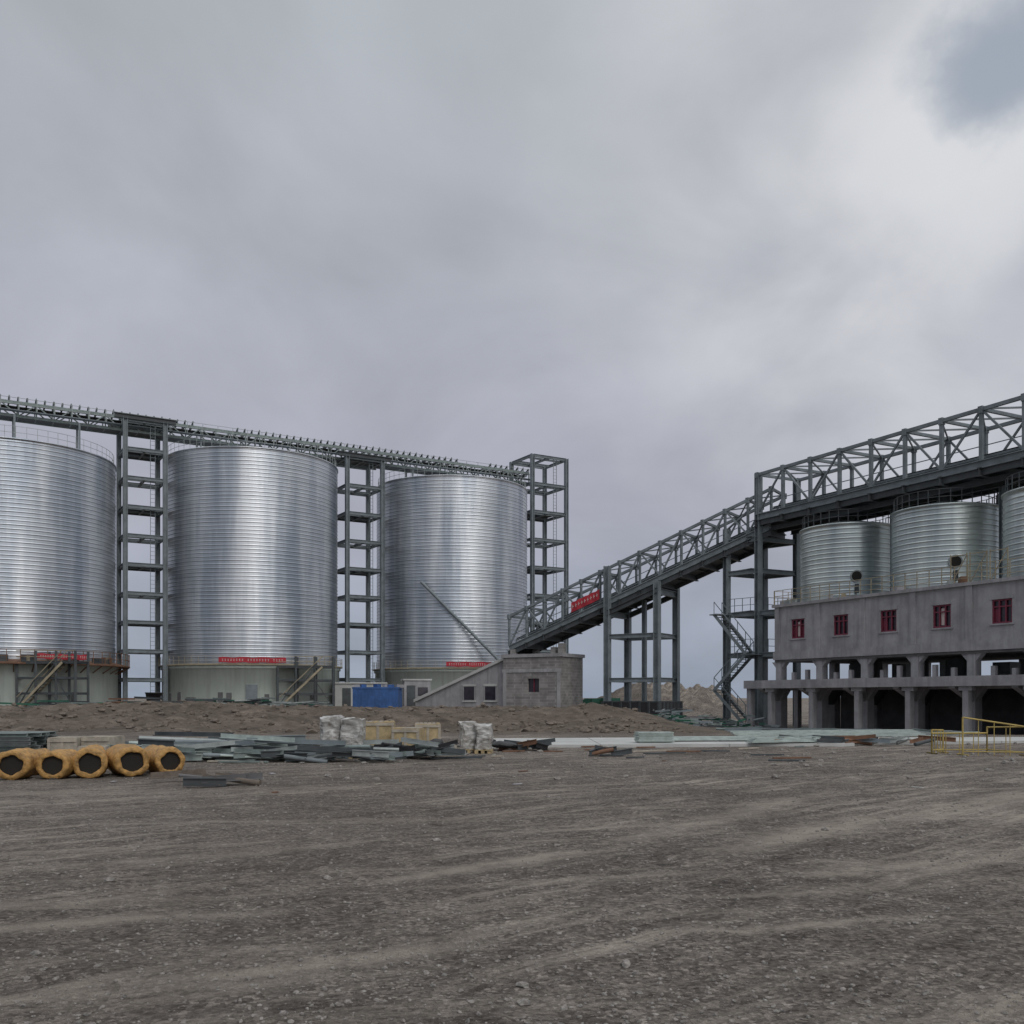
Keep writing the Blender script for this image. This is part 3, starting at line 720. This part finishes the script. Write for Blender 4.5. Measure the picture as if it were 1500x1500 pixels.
def platform(cx, cy, rot, h=3.9):
    b = B(); dx = Vector((math.cos(rot), math.sin(rot), 0)); dy = Vector((-dx.y, dx.x, 0)); c = Vector((cx, cy, 0)); zg = .75
    def q(a, w, z): p = c+dx*a+dy*w; return Vector((p.x, p.y, zg+z))
    for a in (-2.6, -.9, .9, 2.6):
        for w in (-1, 1): b.beam(q(a, w, -.3), q(a, w, h+1.0 if a > -1 else h), .2, .2, 'steel_dark')
    for z in (1.3, 2.6, h):
        for w in (-1, 1): b.beam(q(-2.6, w, z), q(2.6, w, z), .14, .2, 'steel_dark')
        for a in (-2.6, -.9, .9, 2.6): b.beam(q(a, -1, z), q(a, 1, z), .12, .15, 'steel_dark')
    b.beam(q(-2.7, 0, h+.1), q(2.7, 0, h+.1), 2.2, .06, 'steel_dark')
    b.beam(q(-2.6, -1.05, 0), q(-.9, -1.05, 2.6), .08, .08, 'steel_dark'); b.beam(q(2.6, -1.05, 0), q(.9, -1.05, 2.6), .08, .08, 'steel_dark')
    b.beam(q(-.9, -1.1, 1.3), q(.9, -1.1, h), .08, .08, 'steel_dark')
    for w in (-1.0, -.2):
        b.beam(q(-2.4, w-.3, 0), q(1.6, w-.3, h), .06, .2, 'rail'); b.beam(q(-2.4, w-.3, 1), q(1.6, w-.3, h+1), .05, .05, 'rail')
    for i in range(16): f = i/15; b.beam(q(-2.4+4*f, -1.3, h*f), q(-2.4+4*f, -.5, h*f), .22, .04, 'steel_dark')
    for z in (.5, 1.0): b.beam(q(-2.6, -1.05, h+z), q(2.6, -1.05, h+z), .05, .05, 'rail')
    b.make('steel_stair_platform')
platform(-39.0, 82.6, -.1); platform(-19.9, 94.0, .15)

# ------------------------------------------------------------------ yard materials
def sect_pile(name, cx, cy, w, d, n, k, hmax=.4, lmin=1.5, lmax=4, rj=.35, rot=0):
    b = B()
    for i in range(n):
        x = cx+ru(-w, w)/2; y = cy+ru(-d, d)/2; l = ru(lmin, lmax)/2; a = rot+ru(-rj, rj); z = gh(x, y)+.05+ru(0, hmax)*R(); dz = ru(-.08, .08)
        d_ = Vector((math.cos(a)*l, math.sin(a)*l, dz)); p = Vector((x, y, z+.05))
        kk = k if isinstance(k, str) else random.choice(k)
        t = R()
        if t < .5:
            b.beam(p-d_, p+d_, .12, .015, kk); b.beam(p-d_+Vector((0, .055, .06)), p+d_+Vector((0, .055, .06)), .012, .11, kk)
        elif t < .8: b.ibeam(p-d_, p+d_, .1, .16, kk)
        else: b.tube(p-d_, p+d_, ru(.03, .07), kk, 10)
    b.make(name)
sect_pile('galvanised_section_pile', -8.0, 27.5, 5.0, 3.5, 120, ['galvgreen', 'panel', 'galv', 'steel', 'steel_dark'], .5, .8, 3.0, .6)
sect_pile('galvanised_section_pile', -4.6, 25.8, 3.0, 1.2, 34, ['galvgreen', 'galv', 'steel_dark', 'steel'], .35, .5, 1.6, .7)
sect_pile('steel_scrap_pile', -2.8, 27.2, 2.2, 1.0, 44, ['steel_dark', 'galv', 'black', 'galvgreen'], .4, .3, 1.2, 1.2)
sect_pile('steel_scrap_pile', .2, 31.5, 1.8, .8, 26, ['steel_dark', 'rust', 'black'], .2, .3, .8, 1.5)
sect_pile('steel_scrap_pile', 2.8, 28.5, 1.2, .6, 9, ['steel_dark', 'rust', 'palewood'], .1, .3, .7, 1.0)
sect_pile('steel_scrap_pile', 12.5, 35, 6.0, 2.0, 36, ['rust', 'steel_dark', 'galv', 'steel'], .15, .4, 1.5, .8)
sect_pile('steel_scrap_pile', -6.3, 18.9, 2.4, 1.2, 8, ['steel_dark', 'clod', 'concrete_dk'], .01, .3, 1.2, .6)
sect_pile('galvanised_section_pile', -35, 76, 24, 3, 80, ['galvgreen', 'steel_dark', 'green', 'rust'], .6, 1, 3.5, .7)
sect_pile('galvanised_section_pile', -23, 86, 12, 3, 70, ['galvgreen', 'galv', 'green', 'steel_dark'], .8, 1, 3, .8)
sect_pile('steel_scrap_pile', 14.3, 70, 7, 10, 130, ['galvgreen', 'steel', 'steel_dark', 'concrete', 'green'], .9, .5, 2.2, 1.5)
sect_pile('galvanised_section_pile', 16, 48, 9, 5, 40, ['galvgreen', 'galv', 'steel'], .15, 1.5, 4, .3, -.6)
b = B()
for j in range(6):
    for i in range(5):
        y = 26.2+i*.36; z = .12+j*.115
        b.ibeam((-15.6+ru(-.1, .1), y, z), (-12.95+ru(-.12, .12), y, z), .28, .095, 'galvgreen' if R() < .6 else 'galv')
for x in (-15, -14.2, -13.4): b.box((x, 27, .03), (.12, 2.0, .1), 'wood')
b.make('galvanised_channel_stack')
def crate(cx, cy, w, d, h, rot=0, k='wood', name='wooden_crate'):
    b = B(); z = gh(cx, cy); dx = Vector((math.cos(rot), math.sin(rot), 0)); dy = Vector((-dx.y, dx.x, 0)); c = Vector((cx, cy, 0))
    b.box((cx, cy, z+.12+(h-.12)/2), (w, d, h-.12), k, rot)
    for o in (-.42, 0, .42): p = c+dx*o*w; b.box((p.x, p.y, z+.05), (.1, d, .1), 'palewood', rot)
    for sg in (-1, 1):
        for o in (-.46, 0, .46):
            p = c+dy*sg*(d/2+.012)+dx*w*o; b.box((p.x, p.y, z+.12+(h-.12)/2), (.08, .024, h-.14), 'palewood', rot)
        for zz in (.17, h-.06):
            p = c+dy*sg*(d/2+.03); b.box((p.x, p.y, z+zz), (w, .022, .08), 'palewood', rot)
    for q in np.linspace(-.42, .42, 6): p = c+dx*w*q; b.box((p.x, p.y, z+h+.012), (w*.13, d, .022), 'palewood' if R() < .4 else k, rot)
    return b.make(name)
crate(-12.15, 26.6, .75, .8, .62, .1, 'palewood'); crate(-11.3, 26.9, .8, .8, .62, -.1, 'palewood'); crate(-11.0, 25.6, .7, .5, .4, .2, 'palewood')
crate(-4.0, 29.2, .95, .9, .98, .08); crate(-3.05, 28.6, .8, .8, .8, -.1); crate(-2.55, 29.4, .75, .8, .92, .1)
crate(-1.9, 28.9, .3, .5, .3, .4, 'palewood')
def lumpy(name, cx, cy, w, d, h, k, amp=.06, rot=0, strap=True):
    import bmesh
    bm = bmesh.new(); bmesh.ops.create_cube(bm, size=1)
    bmesh.ops.subdivide_edges(bm, edges=bm.edges[:], cuts=11, use_grid_fill=True)
    z = gh(cx, cy); r = Matrix.Rotation(rot, 3, 'Z')
    for v in bm.verts:
        p = v.co.copy()
        if k == 'black': p = p.normalized()*.55
        q = Vector((p.x*w, p.y*d, (p.z+.5)*h)); nn = noise.noise_vector(q*2.6+Vector((cx, cy, 0)))*amp+noise.noise_vector(q*7+Vector((cx, cy, 3)))*amp*.5
        rd = Vector((p.x, p.y, 0))*(-.12*(abs(p.x*2)**6)*(abs(p.y*2)**6))
        v.co = r@(q+nn+rd)+Vector((cx, cy, z+.1))
    me = bpy.data.meshes.new(name); bm.to_mesh(me); bm.free(); me.materials.append(M[k])
    ob = bpy.data.objects.new(name, me); sc.collection.objects.link(ob)
    if k == 'wrap':
        b = B()
        for o in (-.4, 0, .4): b.box((cx+o*w, cy, z+.05), (.1, d, .1), 'wood', rot)
        for o in (-.45, 0, .45): b.box((cx, cy+o*d, z+.11), (w*1.04, .1, .025), 'wood', rot)
        o2 = b.make('pallet'); o2.parent = ob
    return ob
lumpy('wrapped_pallet', -5.15, 27.9, .62, .8, 1.05, 'wrap', .07, .05); lumpy('wrapped_pallet', -4.5, 27.6, .6, .8, 1.0, 'wrap', .07, -.05)
lumpy('wrapped_pallet', -1.35, 30.0, .5, .7, .85, 'wrap', .07, .1); lumpy('wrapped_pallet', -.85, 29.7, .48, .7, .78, 'wrap', .07, -.1)
lumpy('black_bag', -2.15, 27.6, .55, .5, .42, 'black', .06); lumpy('black_bag', -.25, 31.0, .8, .5, .2, 'black', .05)
b = B(); bx, by = -29.3, 79.5; zg = gh(bx, by)
b.lathe((bx, by), [(.45, zg), (.62, zg+1.1), (.66, zg+1.1), (.66, zg+1.2), (.56, zg+1.2), (.42, zg+.1), (.01, zg+.1)], 20, 'black')
b.make('black_bin')

def roll(cx, cy, ax, r, l):
    b = B(); a = Vector((math.cos(ax), math.sin(ax), 0)); x = Vector((-a.y, a.x, 0)); up = Vector((0, 0, 1)); c = Vector((cx, cy, gh(cx, cy)+r*.93))
    hr = .64*r
    prof = [(hr*1.02, .06), (hr, .0), (hr*1.06, -.01), (.92*r, .0), (.985*r, .03), (r, .08)]
    k = 8
    for i in range(1, k): prof.append((r*(1.0-.05*(i % 2)), .08+(l-.16)*i/k))
    prof += [(r, l-.08), (.93*r, l), (hr, l+.01), (hr, l-.4)]
    seg = 40; vs = []
    for (rr, t) in prof:
        for i in range(seg):
            th = 2*math.pi*i/seg
            hexf = 1+.04*math.cos(6*th+cx) if rr < hr*1.1 else 1
            q = rr*hexf*(1+.13*noise.noise((math.cos(th)*1.6, math.sin(th)*1.6, t*2.5+cx*3))+.06*noise.noise((math.cos(th)*5, math.sin(th)*5, t*6+cx)))
            z = q*math.sin(th)*.95; z = max(z, -r*.93)
            vs.append(c+a*t+x*q*math.cos(th)*1.06+up*z)
    fs = [(j*seg+i, j*seg+(i+1) % seg, (j+1)*seg+(i+1) % seg, (j+1)*seg+i) for j in range(len(prof)-1) for i in range(seg)]
    b.add(vs, fs, 'roll', True)
    b.add([c+a*.07+x*hr*1.25*math.cos(2*math.pi*i/24)+up*hr*1.2*math.sin(2*math.pi*i/24) for i in range(24)], [tuple(range(24))], 'hole')  # flat dark disc painted as the shade inside the roll's opening
    return b.make('insulation_roll')
roll(-10.15, 19.7, 1.75, .33, 1.0); roll(-9.45, 20.0, 1.70, .31, 1.0); roll(-8.85, 20.4, 1.95, .335, 1.3); roll(-8.15, 20.9, 2.15, .35, 1.4); roll(-7.5, 21.4, 2.2, .325, 1.4)
roll(-10.6, 21.3, 1.7, .3, .9)

b = B()
def RD(x, y, z): return Vector((x, y+.12*x, z))
xs = [-1.2, 3.0, 7.5, 12.0, 18.0, 26.0]
for i in range(5):
    b.pbox(RD, xs[i]+.012, xs[i+1]-.012, 32.6 if i < 3 else 33.6, 38.2 if i < 3 else 37.0, -.1, .11+.004*(i % 2), 'slab')
b.make('concrete_road')
b = B()
for j in range(8):
    b.box((5.0+ru(-.03, .03), 34.3+ru(-.03, .03), .16+j*.045), (1.25, .7, .035), 'panel', .1)
for j in range(3):
    b.box((7.2, 35.4+j*.25, .17+.04*j), (3.2, .5, .035), 'panel', .12)
for j in range(4): b.box((9.4+j*.1, 33.9+j*.2, .17+.04*j), (2.6, .45, .035), 'panel', .3)
b.make('sheet_panel_stack')
b = B()
for j in range(5): b.box((14+ru(-.3, .3), 42+j*.35, .03+.05*j), (9, .32, .045), 'panel', .22)
for j in range(4): b.box((17+ru(-.3, .3), 46+j*.35, -.05+.06*j), (8, .32, .045), 'galv', -.3)
b.make('sheet_panel_stack')

b = B()
def fr_(x0, y0, x1, y1, h0, h1, nbars):
    P = Vector((x0, y0, 0)); Q = Vector((x1, y1, 0)); up = Vector((0, 0, 1)); t = .025
    P.z = gh(x0, y0); Q.z = gh(x1, y1)
    b.tube(P+up*h0, Q+up*h1, t, 'yellow'); b.tube(P+up*.12, Q+up*.12, t*.7, 'yellow')
    for f in np.linspace(0, 1, nbars): r = P.lerp(Q, f); b.tube(r, r+up*(h0+(h1-h0)*f), t*(1 if f in (0, 1) else .5), 'yellow')
    for r in (P, Q): b.tube(r+Vector((0, -.35, .03)), r+Vector((0, .35, .03)), t*.8, 'yellow')
fr_(13.25, 28.6, 14.9, 28.2, 1.12, .86, 5); fr_(12.6, 29.2, 13.25, 29.9, .72, .7, 5); fr_(14.9, 28.2, 14.6, 29.9, .86, .8, 3); fr_(12.6, 29.2, 14.6, 29.9, .62, .62, 5)
b.make('yellow_guard_frame')
b = B()
for i in range(5): b.box((9+ru(-1, 1), 98+ru(-1, 1), 1.2+ru(0, .3)), (ru(1, 2), 1, ru(.5, .9)), 'green', R())
b.make('green_netted_material')
b = B()
for i in range(22):
    y = 17+15*R(); x = ru(-.55, .55)*y; z = gh(x, y); a = R()*3; l = ru(.03, .16)
    b.beam((x-l*math.cos(a), y-l*math.sin(a), z+.015), (x+l*math.cos(a), y+l*math.sin(a), z+.02), ru(.02, .12), .015, random.choice(['palewood', 'rust', 'steel_dark', 'slab', 'concrete']))
for i in range(60):
    y = 25+9*R(); x = ru(-.55, .3)*y; z = gh(x, y); a = R()*.9-.4; l = ru(.15, .7)
    b.beam((x-l*math.cos(a), y-l*math.sin(a), z+.03), (x+l*math.cos(a), y+l*math.sin(a), z+.04), ru(.05, .15), .04, random.choice(['palewood', 'rust', 'steel_dark', 'galvgreen', 'steel_dark']))
b.make('scattered_debris')

# ------------------------------------------------------------------ world
w = bpy.data.worlds.new('World'); sc.world = w; w.use_nodes = True; nt = w.node_tree; nt.nodes.clear()
out = N(nt, 'ShaderNodeOutputWorld'); tc = N(nt, 'ShaderNodeTexCoord'); sp = N(nt, 'ShaderNodeSeparateXYZ'); L(nt, tc.outputs['Generated'], sp.inputs[0])
mx = N(nt, 'ShaderNodeMath', operation='MAXIMUM'); L(nt, sp.outputs[2], mx.inputs[0]); mx.inputs[1].default_value = 0
ad = N(nt, 'ShaderNodeMath', operation='ADD'); L(nt, mx.outputs[0], ad.inputs[0]); ad.inputs[1].default_value = .40
dx = N(nt, 'ShaderNodeMath', operation='DIVIDE'); L(nt, sp.outputs[0], dx.inputs[0]); L(nt, ad.outputs[0], dx.inputs[1])
dy = N(nt, 'ShaderNodeMath', operation='DIVIDE'); L(nt, sp.outputs[1], dy.inputs[0]); L(nt, ad.outputs[0], dy.inputs[1])
cb = N(nt, 'ShaderNodeCombineXYZ'); L(nt, dx.outputs[0], cb.inputs[0]); L(nt, dy.outputs[0], cb.inputs[1])
n1 = N(nt, 'ShaderNodeTexNoise', Scale=2.1, Detail=7.0, Roughness=.52, Distortion=.35); L(nt, cb.outputs[0], n1.inputs['Vector'])
base = ramp(nt, mx.outputs[0], [(0, (.30, .355, .45)), (.07, (.34, .37, .455)), (.18, (.415, .42, .49)), (.35, (.44, .455, .51)), (.6, (.465, .495, .53)), (.85, (1.0, 1.02, 1.05))]).outputs[0]
cl = ramp(nt, n1.outputs[0], [(.28, g3(.80)), (.5, g3(.98)), (.72, g3(1.18))]).outputs[0]
col = mix(nt, 1, base, cl, 'MULTIPLY')
def modul(f, k):
    m_ = N(nt, 'ShaderNodeMath', operation='MULTIPLY'); L(nt, f, m_.inputs[0])
    if hasattr(k, 'is_linked'): L(nt, k, m_.inputs[1])
    else: m_.inputs[1].default_value = k
    return m_.outputs[0]
nv = N(nt, 'ShaderNodeTexNoise', Scale=7.0, Detail=6.0, Roughness=.55); L(nt, tc.outputs['Generated'], nv.inputs['Vector'])
sb = N(nt, 'ShaderNodeVectorMath', operation='SUBTRACT'); L(nt, nv.outputs['Color'], sb.inputs[0]); sb.inputs[1].default_value = (.5, .5, .5)
scv = N(nt, 'ShaderNodeVectorMath', operation='SCALE'); L(nt, sb.outputs[0], scv.inputs[0]); scv.inputs['Scale'].default_value = .14
wd = N(nt, 'ShaderNodeVectorMath', operation='ADD'); L(nt, tc.outputs['Generated'], wd.inputs[0]); L(nt, scv.outputs[0], wd.inputs[1])
wn = N(nt, 'ShaderNodeVectorMath', operation='NORMALIZE'); L(nt, wd.outputs[0], wn.inputs[0])
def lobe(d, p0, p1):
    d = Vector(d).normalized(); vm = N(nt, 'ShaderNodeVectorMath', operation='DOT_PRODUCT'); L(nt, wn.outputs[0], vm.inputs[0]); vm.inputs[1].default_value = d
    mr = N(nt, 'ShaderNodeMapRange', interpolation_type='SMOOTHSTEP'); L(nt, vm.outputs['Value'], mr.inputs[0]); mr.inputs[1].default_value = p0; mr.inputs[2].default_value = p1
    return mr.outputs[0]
n2 = N(nt, 'ShaderNodeTexNoise', Scale=3.4, Detail=5.0, Distortion=.4); L(nt, cb.outputs[0], n2.inputs['Vector'])
br = ramp(nt, n2.outputs[0], [(.35, g3(.25)), (.65, g3(.9))]).outputs[0]
col = mix(nt, modul(lobe((560, 1425, 760), .93, 1.0), br), col, (.68, .69, .72))
col = mix(nt, modul(lobe((690, 1425, 860), .990, .9990), .6), col, (.78, .79, .81))
col = mix(nt, modul(lobe((705, 1425, 955), .9972, .9998), .85), col, (.31, .36, .44))
col = mix(nt, modul(lobe((.42, -.86, .22), .90, .995), .95), col, (1.4, 1.4, 1.4))  # unseen bright and dark sky patches behind the camera, added for silo reflections
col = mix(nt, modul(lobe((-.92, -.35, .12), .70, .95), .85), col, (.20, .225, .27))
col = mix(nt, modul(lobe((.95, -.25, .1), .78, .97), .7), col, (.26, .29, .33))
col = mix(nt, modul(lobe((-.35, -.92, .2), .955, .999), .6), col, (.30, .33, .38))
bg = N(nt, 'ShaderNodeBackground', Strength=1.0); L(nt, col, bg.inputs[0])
SUN_EL, SUN_AZ = math.radians(40), math.atan2(.42, -.86)
sky = N(nt, 'ShaderNodeTexSky', sky_type='NISHITA'); sky.sun_disc = False; sky.sun_elevation = SUN_EL; sky.sun_rotation = SUN_AZ
bg2 = N(nt, 'ShaderNodeBackground', Strength=.07); L(nt, sky.outputs[0], bg2.inputs[0])
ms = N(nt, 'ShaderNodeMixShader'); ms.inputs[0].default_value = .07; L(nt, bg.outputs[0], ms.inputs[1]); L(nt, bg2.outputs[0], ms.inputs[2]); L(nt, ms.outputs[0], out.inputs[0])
sl = bpy.data.lights.new('sun', 'SUN'); sl.energy = .7; sl.angle = math.radians(20); sl.color = (1, .97, .93)
so = bpy.data.objects.new('sun', sl); sc.collection.objects.link(so)
sd_ = Vector((math.sin(SUN_AZ)*math.cos(SUN_EL), math.cos(SUN_AZ)*math.cos(SUN_EL), math.sin(SUN_EL)))
so.rotation_euler = sd_.to_track_quat('Z', 'Y').to_euler(); so.location = (0, 0, 60)

cam = bpy.data.cameras.new('camera'); co = bpy.data.objects.new('camera', cam); sc.collection.objects.link(co)
co.location = (0, 0, 1.7); co.rotation_euler = (math.radians(90), 0, 0)
cam.sensor_width = 36; cam.lens = 34.2; cam.shift_y = .1813; cam.clip_end = 6000; cam.clip_start = .05
sc.camera = co
sc.view_settings.view_transform = 'Standard'; sc.view_settings.look = 'None'; sc.view_settings.exposure = 0
print('done')
